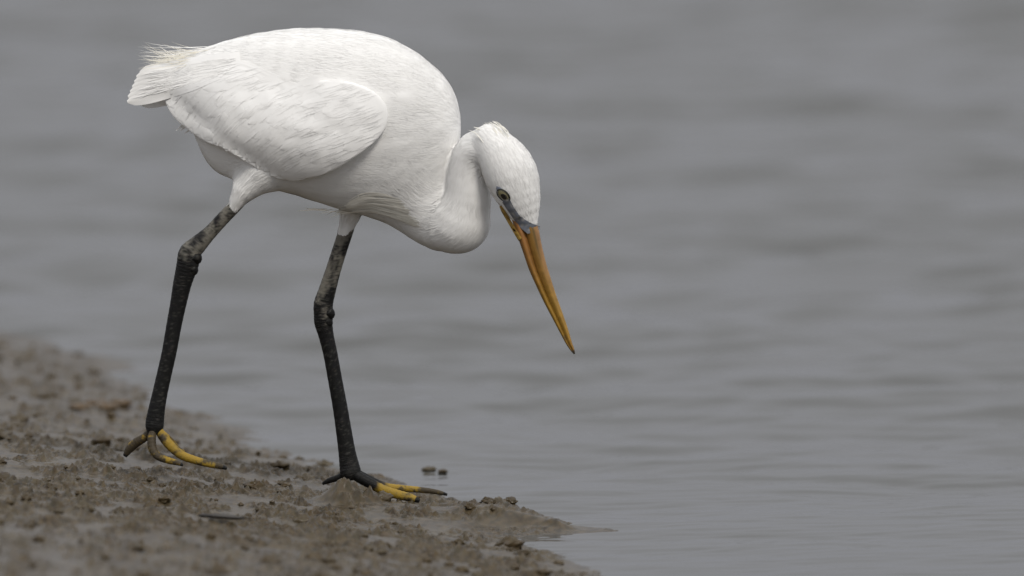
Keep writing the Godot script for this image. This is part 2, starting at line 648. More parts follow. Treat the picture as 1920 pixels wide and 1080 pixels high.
func build_legs(s: Sheet) -> void:
	var grime := noise(0.022, 3, 61)
	var flake := noise(0.16, 2, 62)
	var black := Color(0.010, 0.010, 0.011)
	var mudc := Color(0.165, 0.155, 0.132)
	var yellow := Color(0.30, 0.195, 0.028)
	var leg_tint := func(t: float, _a: float, p: Vector3, caked: float) -> Color:
		var n := grime.get_noise_3d(p.x, p.y * 0.6, p.z) + 0.5 * flake.get_noise_3d(p.x, p.y, p.z)
		var k := smoothstep(-0.3, 0.42, n + (0.62 - t / caked * 0.75))
		var c := black.lerp(mudc, k)
		var specks := smoothstep(0.28, 0.5, flake.get_noise_3d(p.x * 0.5 + 90.0, p.y * 2.0, p.z))
		return c.lerp(Color(0.12, 0.11, 0.095), specks * 0.3)
	# near (right) leg
	var near := curve_of([[462, 362, 42, 13], [443, 384, 40, 13.5], [420, 408, 40, 13.5], [396, 434, 40, 14], [374, 456, 41, 18], [357, 474, 42, 22], [353, 494, 42, 22.5], [348, 512, 42, 20.5],
		[342, 535, 42, 18.5], [335, 570, 42, 16.5], [327, 610, 42, 15.5], [318, 660, 43, 15], [309, 700, 43, 15], [300, 740, 44, 15.5], [294, 770, 45, 17], [291, 790, 45, 18.5], [290, 803, 46, 18], [289, 815, 46, 13]], 16)
	for r in near + []:
		r[3] *= 0.93
	tube(s, near, 20, func(t: float, a: float, p: Vector3) -> Color: return leg_tint.call(t, a, p, 0.24), 0.85, 0.012, 46.0)
	# far (left) leg
	var far := curve_of([[662, 395, -42, 13], [655, 415, -42, 14], [646, 440, -42, 15], [636, 470, -42, 15], [624, 508, -42, 15.5], [613, 545, -42, 17.5], [606, 570, -42, 19.5], [606, 592, -42, 19.5], [606, 606, -42, 18.5],
		[611, 630, -42, 15.5], [619, 665, -42, 14.5], [628, 715, -42, 14.5], [637, 765, -42, 15], [644, 810, -42, 16], [650, 850, -42, 17.5], [654, 874, -42, 20], [657, 890, -40, 21], [660, 902, -40, 14]], 16)
	for r in far + []:
		r[3] *= 0.93
	tube(s, far, 20, func(t: float, a: float, p: Vector3) -> Color: return leg_tint.call(t, a, p, 0.30), 0.85, 0.012, 46.0)
	# knuckles of the ankle joints
	for k in [[366, 484, 46, 13, 0], [361, 505, 46, 11, 0], [616, 588, -38, 11, 1], [613, 604, -38, 10, 1]]:
		tube(s, curve_of([[k[0] - 8, k[1] - 9, k[2], 4], [k[0] - 3, k[1] - 4, k[2], k[3]], [k[0] + 1, k[1] + 3, k[2], k[3]], [k[0] - 2, k[1] + 12, k[2], 4]], 4), 12, func(t: float, a: float, p: Vector3) -> Color: return leg_tint.call(0.9, a, p, 0.24))
	# toes: [rows], black share, yellow tint
	var toe := func(rows: Array, dark_to: float, muddy: float) -> void:
		for r in rows:
			r[3] *= 0.80
			r[1] += 5.0
		tube(s, curve_of(rows, 22), 14, func(t: float, _a: float, p: Vector3) -> Color:
			var n := grime.get_noise_3d(p.x * 0.9, p.y * 1.6, p.z) + 0.3 * flake.get_noise_3d(p.x, p.y, p.z)
			var c := yellow.lerp(Color(0.26, 0.19, 0.05), smoothstep(-0.3, 0.5, n))
			c = c.lerp(Color(0.055, 0.045, 0.030), smoothstep(0.05, 0.4, n + muddy + 0.24))
			if t > 0.91:
				c = black
			return black.lerp(c, smoothstep(dark_to - 0.04, dark_to + 0.04, t + n * 0.06)), 0.9, 0.028, rows.size() * 2.6)
	toe.call([[298, 800, 48, 8], [304, 812, 50, 11], [320, 832, 54, 11.5], [342, 850, 58, 10.5], [366, 859, 62, 9.5], [392, 866, 66, 8.5], [412, 870, 70, 7], [426, 875, 72, 3.5]], 0.0, -0.15)
	toe.call([[288, 803, 52, 8], [285, 818, 58, 10], [287, 838, 66, 10], [298, 852, 76, 9], [316, 859, 86, 8], [334, 864, 96, 6], [344, 868, 100, 3]], 0.0, 0.12)
	toe.call([[286, 802, 40, 9], [272, 816, 36, 10], [256, 826, 30, 11], [243, 838, 26, 10], [234, 852, 24, 5]], 0.0, 0.34)
	toe.call([[302, 806, 38, 7], [318, 822, 18, 8.5], [332, 838, 0, 7], [345, 845, -20, 4]], 0.0, 0.1)
	toe.call([[655, 880, -36, 12], [672, 892, -34, 13], [694, 904, -30, 12.5], [718, 916, -26, 11.5], [746, 925, -22, 11], [770, 931, -18, 9.5], [786, 937, -14, 5]], 0.42, -0.2)
	toe.call([[662, 880, -46, 9], [690, 896, -54, 9.5], [722, 910, -60, 9], [756, 914, -66, 8], [790, 917, -70, 7], [820, 921, -74, 5.5], [838, 926, -76, 3]], 0.32, -0.05)
	toe.call([[652, 884, -42, 10], [634, 893, -46, 8], [616, 899, -50, 6.5], [604, 905, -54, 3.5]], 1.5, 0.0)

func build_plumage(bird: Node3D) -> void:
	rng.seed = 7
	var s := Sheet.new()
	var n := skin_p.size()
	for k in 26000:
		var i := rng.randi() % n
		var p := skin_p[i]
		var near := PackedInt32Array()
		var fl := Vector3.ZERO
		for j in every:
			var d := bone_d(j, p)
			if d < 62.0:
				near.append(j)
				fl += bF[j] * exp(-maxf(d, -20.0) / 9.0)
		var nor := skin_n[i]
		var tang := fl - nor * fl.dot(nor)
		if tang.length() < 0.02 or near.size() == 0:
			continue
		tang = tang.normalized()
		tang = (tang + tang.cross(nor) * rng.randfn(0.0, 0.10)).normalized()
		var on_head := p.x > 832.0
		var length := rng.randf_range(10.0, 24.0) if on_head else rng.randf_range(22.0, 62.0)
		var wide := rng.randf_range(0.7, 1.5) if on_head else rng.randf_range(0.7, 1.9)
		var rise := rng.randf_range(0.0, 0.10) if on_head else rng.randf_range(0.0, 0.20)
		if p.x > 930.0 and p.y < 190.0:
			length *= 0.5
			rise *= 0.4
		if (p.x < 490.0 and p.y < 215.0) or (p.y < 170.0 and p.x < 700.0 and p.z < -10.0):
			length *= 0.45
			rise *= 0.3
		if p.x < 345.0:
			length *= 0.4
		var drift := rng.randfn(0.0, 0.05)
		var pts: Array[Vector3] = []
		var q := p
		for j in 6:
			var dd := field(q, near) - dent(q)
			var g := gradient(q, near).normalized()
			q -= g * dd
			var t := j / 5.0
			pts.append(q + g * (0.28 + rise * t))
			tang = (tang - g * tang.dot(g) + tang.cross(g) * drift).normalized()
			q += tang * length / 5.0
		var shade := rng.randf_range(-0.012, 0.012)
		blade(s, pts, nor, wide, Color(white.r + shade, white.g + shade, white.b + shade * 1.4), 0.3)
	var o := part("plumage", s, M.barb, bird, "fine white body feathers")
	o.set_meta("kind", "stuff")
	# long breast plumes that sweep back from the lower neck
	for k in 64:
		var q := rng.randf()
		var r := rng.randf_range(-1.0, 1.0)
		var rows := [Vector2(742 + 44 * q + r * 8, 368 + 58 * q), Vector2(712 + 18 * q + r * 8, 362 + 42 * q + r * 3), Vector2(682 + 8 * q + r * 6, 364 + 30 * q + r * 3), Vector2(652 + r * 6, 378 + 20 * q), Vector2(622 + 14 * q + r * 12, 396 + 6 * q + r * 3)]
		var pts: Array[Vector3] = []
		var lift := rng.randf_range(0.6, 4.0)
		var cut := rng.randf_range(0.55, 1.0)
		for j in 9:
			var t := j / 8.0 * 4.0 * cut
			var a := mini(int(t), 3)
			var f := t - a
			var b0: Vector2 = rows[maxi(a - 1, 0)]
			var b3: Vector2 = rows[mini(a + 2, 4)]
			var uv: Vector2 = rows[a].cubic_interpolate(rows[a + 1], b0, b3, f)
			pts.append(on_skin(uv.x, minf(uv.y, 402.0), 0.4 + lift * sin(minf(j / 8.0, 0.9) * PI)))
			if uv.y > 402.0:
				pts[-1] = pts[-1] + Vector3(0, 402.0 - uv.y, 0)
		var sh := Sheet.new()
		blade(sh, pts, gradient(pts[3], every).normalized(), rng.randf_range(2.4, 5.0), Color(0.82, 0.80, 0.74), 0.2)
		part("breast_plume", sh, M.barb, bird)
	# thin feathers running down from the thighs over the bare leg
	for leg in [[446, 380, 40, -0.72, 0.70, 10.5], [650, 420, -42, -0.30, 0.95, 11.0]]:
		for k in 34:
			var a := TAU * k / 34.0
			var dir := Vector3(leg[3], -leg[4], 0.0)
			var side := Vector3(leg[4], leg[3], 0.0)
			var nor := (side * cos(a) + Vector3(0, 0, 1) * sin(a)).normalized()
			var root: Vector3 = Vector3(leg[0], 540.0 - leg[1] + leg[2] * TILT, leg[2]) + nor * (leg[5] + 2.5) - dir * 12.0
			var ln := rng.randf_range(16, 34)
			var pts: Array[Vector3] = []
			for j in 5:
				var t := j / 4.0
				pts.append(root + dir * ln * t - nor * (2.2 * t))
			var sh := Sheet.new()
			blade(sh, pts, nor, rng.randf_range(2.0, 4.0), Color(0.84, 0.83, 0.80))
			part("thigh_plume", sh, M.barb, bird)
	# wisps under the belly
	for k in 16:
		var u := rng.randf_range(596, 660)
		var dr := 392.0 + (u - 596.0) * 0.12
		var sh := Sheet.new()
		var pts: Array[Vector3] = []
		var ln := rng.randf_range(18, 42)
		var dp := rng.randf_range(-6, 12)
		var w := rng.randf_range(-10, 40)
		for j in 6:
			var t := j / 5.0
			pts.append(Vector3(u - ln * t, 540 - dr - dp * t * t + 3, w + 4 * t))
		blade(sh, pts, Vector3(0.2, -0.3, 0.9).normalized(), rng.randf_range(1.4, 2.6), Color(0.80, 0.77, 0.70))
		part("belly_plume", sh, M.plume, bird)

# the shell of the folded wing over the flank
func torso_w(u: float, v: float) -> float:
	var rows := [[300, 392, 24], [330, 392, 34], [420, 368, 88], [505, 348, 129], [600, 327, 157], [690, 308, 164], [740, 305, 150]]
	var c := 0.0
	var r := 0.0
	for k in rows.size() - 1:
		if u >= rows[k][0] and u <= rows[k + 1][0]:
			var t: float = (u - rows[k][0]) / (rows[k + 1][0] - rows[k][0])
			c = lerpf(rows[k][1], rows[k + 1][1], t)
			r = lerpf(rows[k][2], rows[k + 1][2], t)
	var under := maxf(r * r - (v - c) * (v - c), 0.0)
	var w := 0.66 * sqrt(under)
	var least := lerpf(18.0, 72.0, smoothstep(300.0, 440.0, u)) * lerpf(0.5, 1.0, smoothstep(-30.0, 90.0, c - v))
	return sqrt(w * w + least * least) + 3.0

var WING := [[560, 156, 0.15], [610, 151, 0.5], [660, 155, 0.9], [700, 171, 1.0], [722, 194, 1.0], [728, 220, 1.0], [719, 247, 1.0], [694, 274, 1.0], [660, 299, 1.0], [625, 320, 1.0], [590, 332, 1.0], [555, 336, 1.0],
	[525, 335, 1.0], [495, 322, 1.0], [455, 299, 1.0], [418, 277, 0.9], [388, 266, 0.9], [358, 246, 0.8], [328, 220, 0.7], [312, 192, 0.5], [308, 162, 0.1], [330, 132, 0.0], [385, 108, 0.0], [450, 112, 0.0], [510, 136, 0.0]]

var rim := PackedVector2Array()
var rim_t := PackedFloat32Array()
var wing_soft: FastNoiseLite

# the outer face of the folded wing over the place (u, drop) = q
func wing_at(q: Vector2, lift: float) -> Vector3:
	var near := 1.0e9
	var th := 0.0
	var ws := 0.0
	for k in rim.size():
		var dd := rim[k].distance_squared_to(q)
		near = minf(near, dd)
		var wt := 1.0 / (dd * dd + 4000.0)
		th += rim_t[k] * wt
		ws += wt
	th /= ws
	var edge := sqrt(near)
	if not Geometry2D.is_point_in_polygon(q, rim):
		edge = 0.0
	var round := sqrt(clampf(1.0 - pow(1.0 - minf(edge / 38.0, 1.0), 2.0), 0.0, 1.0))
	var proud := lerpf(0.0, 12.0, smoothstep(0.0, 110.0, edge)) - 6.0 * (1.0 - smoothstep(0.0, 50.0, edge))
	var bulge := lerpf(proud, 2.0 + 6.5 * round + 4.0 * smoothstep(0.0, 90.0, edge), th)
	var v := 540.0 - q.y
	var w := torso_w(q.x, v) + bulge + wing_soft.get_noise_2d(q.x * 0.6 + q.y * 0.6, (q.y - q.x) * 0.9) * 2.0 * minf(edge / 30.0, 1.0)
	return Vector3(q.x, v + w * TILT, w + lift)

func wing_normal(q: Vector2) -> Vector3:
	var a := wing_at(q + Vector2(3, 0), 0.0) - wing_at(q - Vector2(3, 0), 0.0)
	var b := wing_at(q - Vector2(0, 3), 0.0) - wing_at(q + Vector2(0, 3), 0.0)
	return a.cross(b).normalized()

func build_wing(bird: Node3D) -> void:
	rng.seed = 11
	var s := Sheet.new()
	var m := WING.size()
	for k in m:
		for j in 5:
			var t := j / 5.0
			var row := []
			for c in 3:
				row.append(cubic_interpolate(WING[k][c], WING[(k + 1) % m][c], WING[(k + m - 1) % m][c], WING[(k + 2) % m][c], t))
			rim.append(Vector2(row[0], row[1]))
			rim_t.append(clampf(row[2], 0.0, 1.0))
	wing_soft = noise(0.02, 2, 71)
	var centre := Vector2(530, 225)
	var rings := 30
	var cnt := rim.size()
	for r in rings + 2:
		for k in cnt:
			var f := sin(minf(float(r) / rings, 1.0) * PI * 0.5)
			var q := centre.lerp(rim[k], f)
			var p := wing_at(q, 0.0)
			if r == rings + 1:
				p += Vector3((centre.x - q.x) * 0.03, -(centre.y - q.y) * 0.03, -34.0)
			s.p.append(p)
			s.c.append(white)
			if r < rings + 1:
				var a := r * cnt + k
				var b := r * cnt + (k + 1) % cnt
				s.i.append_array([a, b, a + cnt, b, b + cnt, a + cnt])
	var wing := part("wing", s, M.feather, bird, "folded near wing with rounded leading edge")
	# vaned feathers in rows, each row's tips lying over the roots of the row behind it
	for r in 9:
		for k in 13:
			var t := (k + 0.5 * (r % 2)) / 12.0
			# rows run across the wing, from the hind tip to the leading edge
			var a := Vector2(330, 120).lerp(Vector2(640, 130), r / 8.0)
			var b := Vector2(372, 262).lerp(Vector2(735, 330), r / 8.0)
			var root := a.lerp(b, t) + Vector2(rng.randf_range(-14, 14), rng.randf_range(-7, 7))
			if not Geometry2D.is_point_in_polygon(root, rim):
				continue
			var dir := wing_flow(root, rng.randf_range(-0.05, 0.05))
			var length := lerpf(78.0, 62.0, r / 8.0) * rng.randf_range(0.85, 1.1)
			var wide := rng.randf_range(21, 36)
			while length > 24.0 and not Geometry2D.is_point_in_polygon(root + dir * (length + 2.0), rim):
				length -= 4.0
			if length <= 24.0:
				continue
			var sh := Sheet.new()
			feather(sh, root, dir, length, wide, rng.randf_range(0.35, 1.0), wing_at, rng.randf_range(-7, 7))
			part("feather", sh, M.barb, wing)
	# the lowest row, whose rounded tips make the hind edge
	for k in 40:
		var t := k / 39.0
		var edge := Vector2(lerpf(316, 560, t), 0)
		edge.y = lerpf(200, 264, clampf((edge.x - 316) / 72.0, 0, 1)) if edge.x < 388 else lerpf(264, 333, pow(clampf((edge.x - 388) / 140.0, 0, 1), 0.9))
		var dir := wing_flow(edge, rng.randf_range(-0.05, 0.05))
		var length := rng.randf_range(60, 84)
		var root := edge - dir * (length + rng.randf_range(2, 6))
		var sh := Sheet.new()
		feather(sh, root, dir, length, rng.randf_range(20, 30), rng.randf_range(0.2, 0.7), wing_at, rng.randf_range(-4, 4))
		part("feather", sh, M.barb, wing)
	# silky strands on the wing
	var st := Sheet.new()
	for k in 900:
		var root := Vector2(rng.randf_range(312, 724), rng.randf_range(112, 332))
		if not Geometry2D.is_point_in_polygon(root, rim):
			continue
		var dir := wing_flow(root, rng.randfn(0.0, 0.08))
		var ln := rng.randf_range(16, 48)
		if not Geometry2D.is_point_in_polygon(root + dir * (ln + 4.0), rim):
			continue
		var pts: Array[Vector3] = []
		var lift := rng.randf_range(0.4, 1.3)
		for j in 5:
			pts.append(wing_at(root + dir * ln * j / 4.0, 0.4 + lift * minf(j / 1.5, 1.0)))
		blade(st, pts, wing_normal(root + dir * ln * 0.4), rng.randf_range(0.7, 1.7), white, 0.3)
	part("wing_down", st, M.barb, wing).set_meta("kind", "stuff")
	# the far wing, a mirror image
	var far := wing.duplicate()
	far.name = "wing"
	far.scale = Vector3(1, 1, -1)
	far.set_meta("label", "folded far wing")
	bird.add_child(far, true)

# the way the wing feathers point: back along the shoulder, then down and back
func wing_flow(q: Vector2, turn: float) -> Vector2:
	var d := Vector2(-0.92, 0.34).lerp(Vector2(-0.76, 0.62), smoothstep(620.0, 500.0, q.x)).lerp(Vector2(-0.52, 0.84), smoothstep(480.0, 380.0, q.x))
	d = Vector2(-0.97, 0.20).lerp(d, smoothstep(110.0, 205.0, q.y))
	return (d + Vector2(0, turn)).normalized()

# one vaned feather on a surface: root, direction, length, width
func feather(sh: Sheet, root: Vector2, dir: Vector2, length: float, wide: float, lift: float, place: Callable, bend: float, blunt := 2.2) -> void:
	var across := Vector2(-dir.y, dir.x)
	var n := clampi(int(length / 11.0), 8, 18)
	for k in n:
		var t := float(k) / (n - 1)
		var half := wide * 0.5 * sqrt(clampf(1.0 - pow(maxf(t - 0.30, 0.0) / 0.70, blunt), 0.0, 1.0)) * (0.6 + 0.4 * minf(t * 3.0, 1.0))
		half = maxf(half, wide * 0.07)
		for j in 5:
			var o := (j - 2) * 0.5
			var q := root + dir * length * t + across * (o * half + bend * t * t)
			sh.p.append(place.call(q, lift * smoothstep(0.0, 0.8, t) * (1.0 - 0.5 * o * o) + 0.3 - (1.2 if k == 0 else 0.0)))
			sh.c.append(white)
		if k < n - 1:
			var b := k * 5
			for j in 4:
				sh.i.append_array([b + j, b + j + 1, b + j + 5, b + j + 1, b + j + 6, b + j + 5])

func build_tail(bird: Node3D) -> void:
	rng.seed = 13
	# tail feathers: root, tip, width, w
	# the fan itself, and over it the long inner wing feathers that run on to its tip
	var rows := []
	for k in 9:
		var t := k / 8.0
		rows.append([384, lerpf(122, 164, t), lerpf(262, 262, t), lerpf(134, 194, t), 30, lerpf(-26, -2, t), 0.0])
	for k in 6:
		var t := k / 5.0
		rows.append([lerpf(452, 420, t), lerpf(106, 134, t), lerpf(257, 240, minf(t * 1.15, 1.0)), lerpf(143, 190, t), 34, 14.0 + 5.0 * t, 1.0])
	for r in rows:
		var sh := Sheet.new()
		var a := Vector2(r[0], r[1])
		var b := Vector2(r[2], r[3])
		var w0: float = r[5]
		var over: float = r[6]
		feather(sh, a, (b - a).normalized(), (b - a).length(), r[4], 0.7 * over, func(q: Vector2, l: float) -> Vector3:
			var off := (q - a).dot(Vector2(-(b - a).y, (b - a).x).normalized())
			var low := w0 + l - absf(off) * 0.12
			if over == 0.0:
				return Vector3(q.x, 540.0 - q.y + low * TILT, low)
			var t := smoothstep(248.0, 322.0, q.x)
			var w := lerpf(low, wing_at(Vector2(maxf(q.x, 320.0), minf(q.y, 190.0)), l).z + 1.1 * smoothstep(450.0, 400.0, q.x), t)
			return Vector3(q.x, 540.0 - q.y + w * TILT, w), 0.0, 5.0)
		part("tail_feather" if over == 0.0 else "tertial_feather", sh, M.barb, bird)
	# silky barbs over the inner wing feathers
	var silk := Sheet.new()
	for k in 260:
		var t := rng.randf()
		var a := Vector2(lerpf(452, 424, t), lerpf(102, 138, t))
		var b := Vector2(lerpf(259, 242, t), lerpf(138, 190, t))
		var from := rng.randf_range(0.0, 0.75)
		var to := from + rng.randf_range(0.15, 0.25)
		var off := rng.randf_range(-4, 4)
		var pts: Array[Vector3] = []
		var lift := rng.randf_range(1.6, 2.6)
		for j in 6:
			var q := a.lerp(b, lerpf(from, to, j / 5.0)) + Vector2(0, off * j / 5.0)
			var blend := smoothstep(248.0, 322.0, q.x)
			var w := lerpf(16.0 + 4.0 * t, wing_at(Vector2(maxf(q.x, 320.0), minf(q.y, 190.0)), 0.0).z, blend) + lift
			pts.append(Vector3(q.x, 540.0 - q.y + w * TILT, w))
		blade(silk, pts, Vector3(0, 0.3, 0.95), rng.randf_range(0.8, 2.2), white, 0.3)
	part("tertial_down", silk, M.barb, bird).set_meta("kind", "stuff")
	# loose cream back plumes curling over the tail
	for k in 120:
		var q := rng.randf()
		var root := Vector2(rng.randf_range(350, 430), 0)
		root.y = lerpf(116.0, 72.0, clampf((root.x - 330.0) / 100.0, 0.0, 1.0)) + rng.randf_range(4, 22)
		var end := Vector2(rng.randf_range(256, 340), 0)
		end.y = rng.randf_range(98, 128) if q > 0.25 else rng.randf_range(90, 104)
		var sag := rng.randf_range(-2, 8)
		var curl := rng.randf_range(-16, -4) if q < 0.3 else rng.randf_range(-3, 6)
		var w := rng.randf_range(-30, 34)
		var pts: Array[Vector3] = []
		for j in 9:
			var t := j / 8.0
			var p := root.lerp(end, t)
			p.y += sag * sin(t * PI) + curl * t * t * t
			pts.append(Vector3(p.x, 540.0 - p.y, w * (0.6 + 0.4 * t)))
		var sh := Sheet.new()
		blade(sh, pts, Vector3(0, 0.35, 0.94), rng.randf_range(0.7, 2.0), cream if rng.randf() < 0.65 else white)
		part("back_plume", sh, M.plume, bird)
	# ragged vent feathers under the tail
	for k in 6:
		var a := Vector2(rng.randf_range(338, 380), rng.randf_range(212, 250))
		var pts: Array[Vector3] = []
		for j in 5:
			var t := j / 4.0
			pts.append(Vector3(a.x - 16 * t, 540.0 - a.y - 12 * t, 18.0 + rng.randf_range(-1, 1)))
		var sh := Sheet.new()
		blade(sh, pts, Vector3(0, 0, 1), rng.randf_range(3, 7), white)
		part("vent_feather", sh, M.plume, bird)

func build_head(bird: Node3D) -> void:
	rng.seed = 17
	var blot := noise(0.06, 3, 81)
	var streak := noise(0.02, 2, 82)
	# bill: rows of [centre u, centre drop, half depth]
	var axis := [[976, 398, 20], [988, 430, 21.2], [998, 466, 18.8], [1008, 500, 17.2], [1020, 532, 15.2], [1031, 560, 13.2], [1045, 592, 10.8], [1057, 620, 8.4], [1066, 642, 6.0], [1073, 656, 3.8], [1077, 664, 1.4]]
	var fine := []
	for k in axis.size() - 1:
		for j in 5:
			var row := []
			for c in 3:
				row.append(cubic_interpolate(axis[k][c], axis[k + 1][c], axis[maxi(k - 1, 0)][c], axis[mini(k + 2, axis.size() - 1)][c], j / 5.0))
			fine.append(row)
	fine.append(axis[-1])
	var bill := Node3D.new()
	bill.name = "bill"
	bill.set_meta("label", "long pointed orange-yellow bill with dark tip")
	bird.add_child(bill)
	for half in 2:
		var s := Sheet.new()
		var sides := 20
		var n := fine.size()
		for k in n:
			var a: Array = fine[maxi(k - 1, 0)]
			var b: Array = fine[mini(k + 1, n - 1)]
			var d := Vector3(b[0] - a[0], a[1] - b[1], 0).normalized()
			var up := Vector3(-d.y, d.x, 0)
			var t := float(k) / (n - 1)
			var hd: float = fine[k][2]
			var mid := Vector3(fine[k][0], 540.0 - fine[k][1] + 90.0 * TILT, 90.0)
			var c := mid + up * (hd * 0.36 if half == 0 else -hd * 0.56)
			var ru := hd * (0.64 if half == 0 else 0.44)
			var rw := hd * (0.70 if half == 0 else 0.60) 
			for j in sides:
				var ang := TAU * j / sides
				var cu := cos(ang)
				var cw := sin(ang)
				var ridge := 1.0 - 0.10 * pow(absf(sin(ang * 2.0)), 2.0)
				if half == 0 and t < 0.42:
					ridge -= 0.16 * (1.0 - t / 0.42) * exp(-pow((cu - 0.30) / 0.20, 2.0))   # nostril groove
				var p := c + (up * cu * ru + Vector3(0, 0, 1) * cw * rw) * ridge
				s.p.append(p)
				var st := streak.get_noise_3d(t * 30.0, cu * 60.0, cw * 40.0 + half * 50.0)
				var bl := blot.get_noise_3d(p.x, p.y, p.z)
				var orange := Color(0.28, 0.150, 0.034) if half == 0 else Color(0.27, 0.145, 0.026)
				var horn := Color(0.30, 0.165, 0.075)
				var pink := Color(0.24, 0.105, 0.04)
				var col := orange.lerp(horn, smoothstep(0.1, 0.8, cu) * 0.8 * smoothstep(0.7, 0.1, t)) if half == 0 else orange.lerp(pink, smoothstep(0.55, 0.05, t) * 0.8)
				col = col.lerp(Color(0.34, 0.20, 0.030), smoothstep(0.3, 0.6, t) * smoothstep(0.95, 0.7, t) * 0.6)
				col = col * (1.0 + 0.55 * st + 0.4 * bl)
				if half == 0:
					col = col.lerp(Color(0.07, 0.055, 0.02), exp(-pow((cu - 0.30) / 0.16, 2.0)) * smoothstep(0.42, 0.12, t) * 0.8)
				col = col.lerp(Color(0.05, 0.042, 0.03), smoothstep(0.80, 0.98, t + 0.25 * bl + (0.06 if half == 1 else 0.0)))
				col.a = 1.0
				s.c.append(col)
				if k < n - 1:
					var q := k * sides
					var j2 := (j + 1) % sides
					s.i.append_array([q + j, q + sides + j, q + j2, q + j2, q + sides + j, q + sides + j2])
		var last := (n - 1) * sides
		for j in range(1, sides - 1):
			s.i.append_array([last, last + j + 1, last + j])
		part("upper_mandible" if half == 0 else "lower_mandible", s, M.bill, bill)
	# bare skin between eye and bill, laid over the feathered head and the root of the bill
	bone(6, 6, 0.7, [980, 410, 90, 20], [998, 466, 90, 19.5])
	var lore := Sheet.new()
	var top := [[949, 368], [958, 377], [964, 390], [973, 402], [985, 412], [998, 419], [1012, 424]]
	var bot := [[942, 379], [948, 389], [957, 402], [966, 415], [976, 427], [989, 438], [1008, 435]]
	strip(lore, top, bot, 0.9, func(p: Vector3) -> Color:
		var b := blot.get_noise_3d(p.x * 2.0, p.y * 2.0, p.z)
		return Color(0.15, 0.165, 0.20).lerp(Color(0.30, 0.29, 0.27), smoothstep(0.0, 0.4, b)).lerp(Color(0.075, 0.072, 0.06), smoothstep(0.2, 0.55, -b)))
	part("lore", lore, M.lore, bird, "blue-grey bare skin between eye and bill")
	var gape := Sheet.new()
	strip(gape, [[940, 384], [946, 393], [954, 405], [962, 419], [970, 432], [979, 446]], [[937, 386], [941, 397], [948, 409], [956, 423], [964, 437], [973, 452]], 2.0, func(p: Vector3) -> Color:
		return Color(0.24, 0.14, 0.025).lerp(Color(0.42, 0.26, 0.05), smoothstep(-0.2, 0.3, blot.get_noise_3d(p.x * 2.0, p.y * 2.0, p.z))))
	part("gape", gape, M.lore, bird, "dull yellow corner of the mouth")
	# eye, on the side of the head
	var at := on_skin(944, 366)
	var nor := gradient(at, every).normalized()
	var along := Vector3(0.66, -0.75, 0)
	along = (along - nor * along.dot(nor)).normalized()
	var cross := nor.cross(along)
	var eye := part("eye", dome(at - nor * 1.5, along, cross, nor, 13.5, 9.6, 4.6, Color(0.23, 0.21, 0.115)), M.eye, bird, "pale yellow eye")
	part("pupil", dome(at + nor * 1.6 + along * 1.5, along, cross, nor, 7.4, 5.8, 2.4, Color(0.004, 0.004, 0.004)), M.eye, eye)
	var lid := Sheet.new()
	var rowsl := []
	for k in 33:
		var a := TAU * k / 32.0
		var p := at + along * cos(a) * 14.6 + cross * sin(a) * 10.4 + nor * 0.4
		rowsl.append([p.x, 540.0 - p.y + p.z * TILT, p.z, 1.0 + 0.4 * maxf(sin(a), 0.0)])
	tube(lid, rowsl, 8, func(_t: float, _a: float, _p: Vector3) -> Color: return Color(0.03, 0.03, 0.022))
	part("eyelid", lid, M.lore, eye)
	var brow := Sheet.new()
	strip(brow, [[931, 349], [938, 351], [947, 357], [956, 367]], [[931, 357], [937, 357], [945, 361], [953, 369]], 0.8, func(_p: Vector3) -> Color: return Color(0.22, 0.25, 0.32))
	part("orbital_skin", brow, M.lore, eye)
	# tuft of short plumes on the nape
	for k in 84:
		var q := rng.randf()
		var a := Vector2(lerpf(906, 952, q) + rng.randf_range(-8, 8), lerpf(262, 250, q) + rng.randf_range(-6, 14))
		var b := Vector2(lerpf(877, 928, q) + rng.randf_range(-3, 5), lerpf(242, 223, q) + rng.randf_range(-3, 6))
		b = a.lerp(b, rng.randf_range(0.6, 1.06))
		var w := 82.0 + rng.randf_range(-26, 28)
		var curl := rng.randf_range(0.0, 5.0)
		var pts: Array[Vector3] = []
		for j in 7:
			var t := j / 6.0
			var p := a.lerp(b, t) + Vector2(-curl * t * t, -4.0 * sin(t * PI) + curl * 0.6 * t * t * t)
			pts.append(Vector3(p.x, 540.0 - p.y + w * TILT, w * (1.0 - 0.15 * t)))
		var sh := Sheet.new()
		blade(sh, pts, Vector3(-0.2, 0.5, 0.8).normalized(), rng.randf_range(1.6, 3.4), Color(0.83, 0.81, 0.75))
		part("crest_plume", sh, M.plume, bird)

# a strip laid on the skin between two rows of [u, drop]
func strip(s: Sheet, top: Array, bot: Array, lift: float, tint: Callable) -> void:
	var n := top.size()
	var m := 5
	var cols := (n - 1) * 4 + 1
	for k in cols:
		var t := k / 4.0
		var i := mini(int(t), n - 2)
		var f := t - i
		var a := Vector2(top[i][0], top[i][1]).lerp(Vector2(top[i + 1][0], top[i + 1][1]), f)
		var b := Vector2(bot[i][0], bot[i][1]).lerp(Vector2(bot[i + 1][0], bot[i + 1][1]), f)
		for j in m + 1:
			var q := a.lerp(b, float(j) / m)
			var p := on_skin(q.x, q.y, lift * (0.25 if j == 0 or j == m else 1.0))
			s.p.append(p)
			s.c.append(tint.call(p))
			if k < cols - 1 and j < m:
				var o := k * (m + 1) + j
				s.i.append_array([o, o + m + 1, o + 1, o + 1, o + m + 1, o + m + 2])

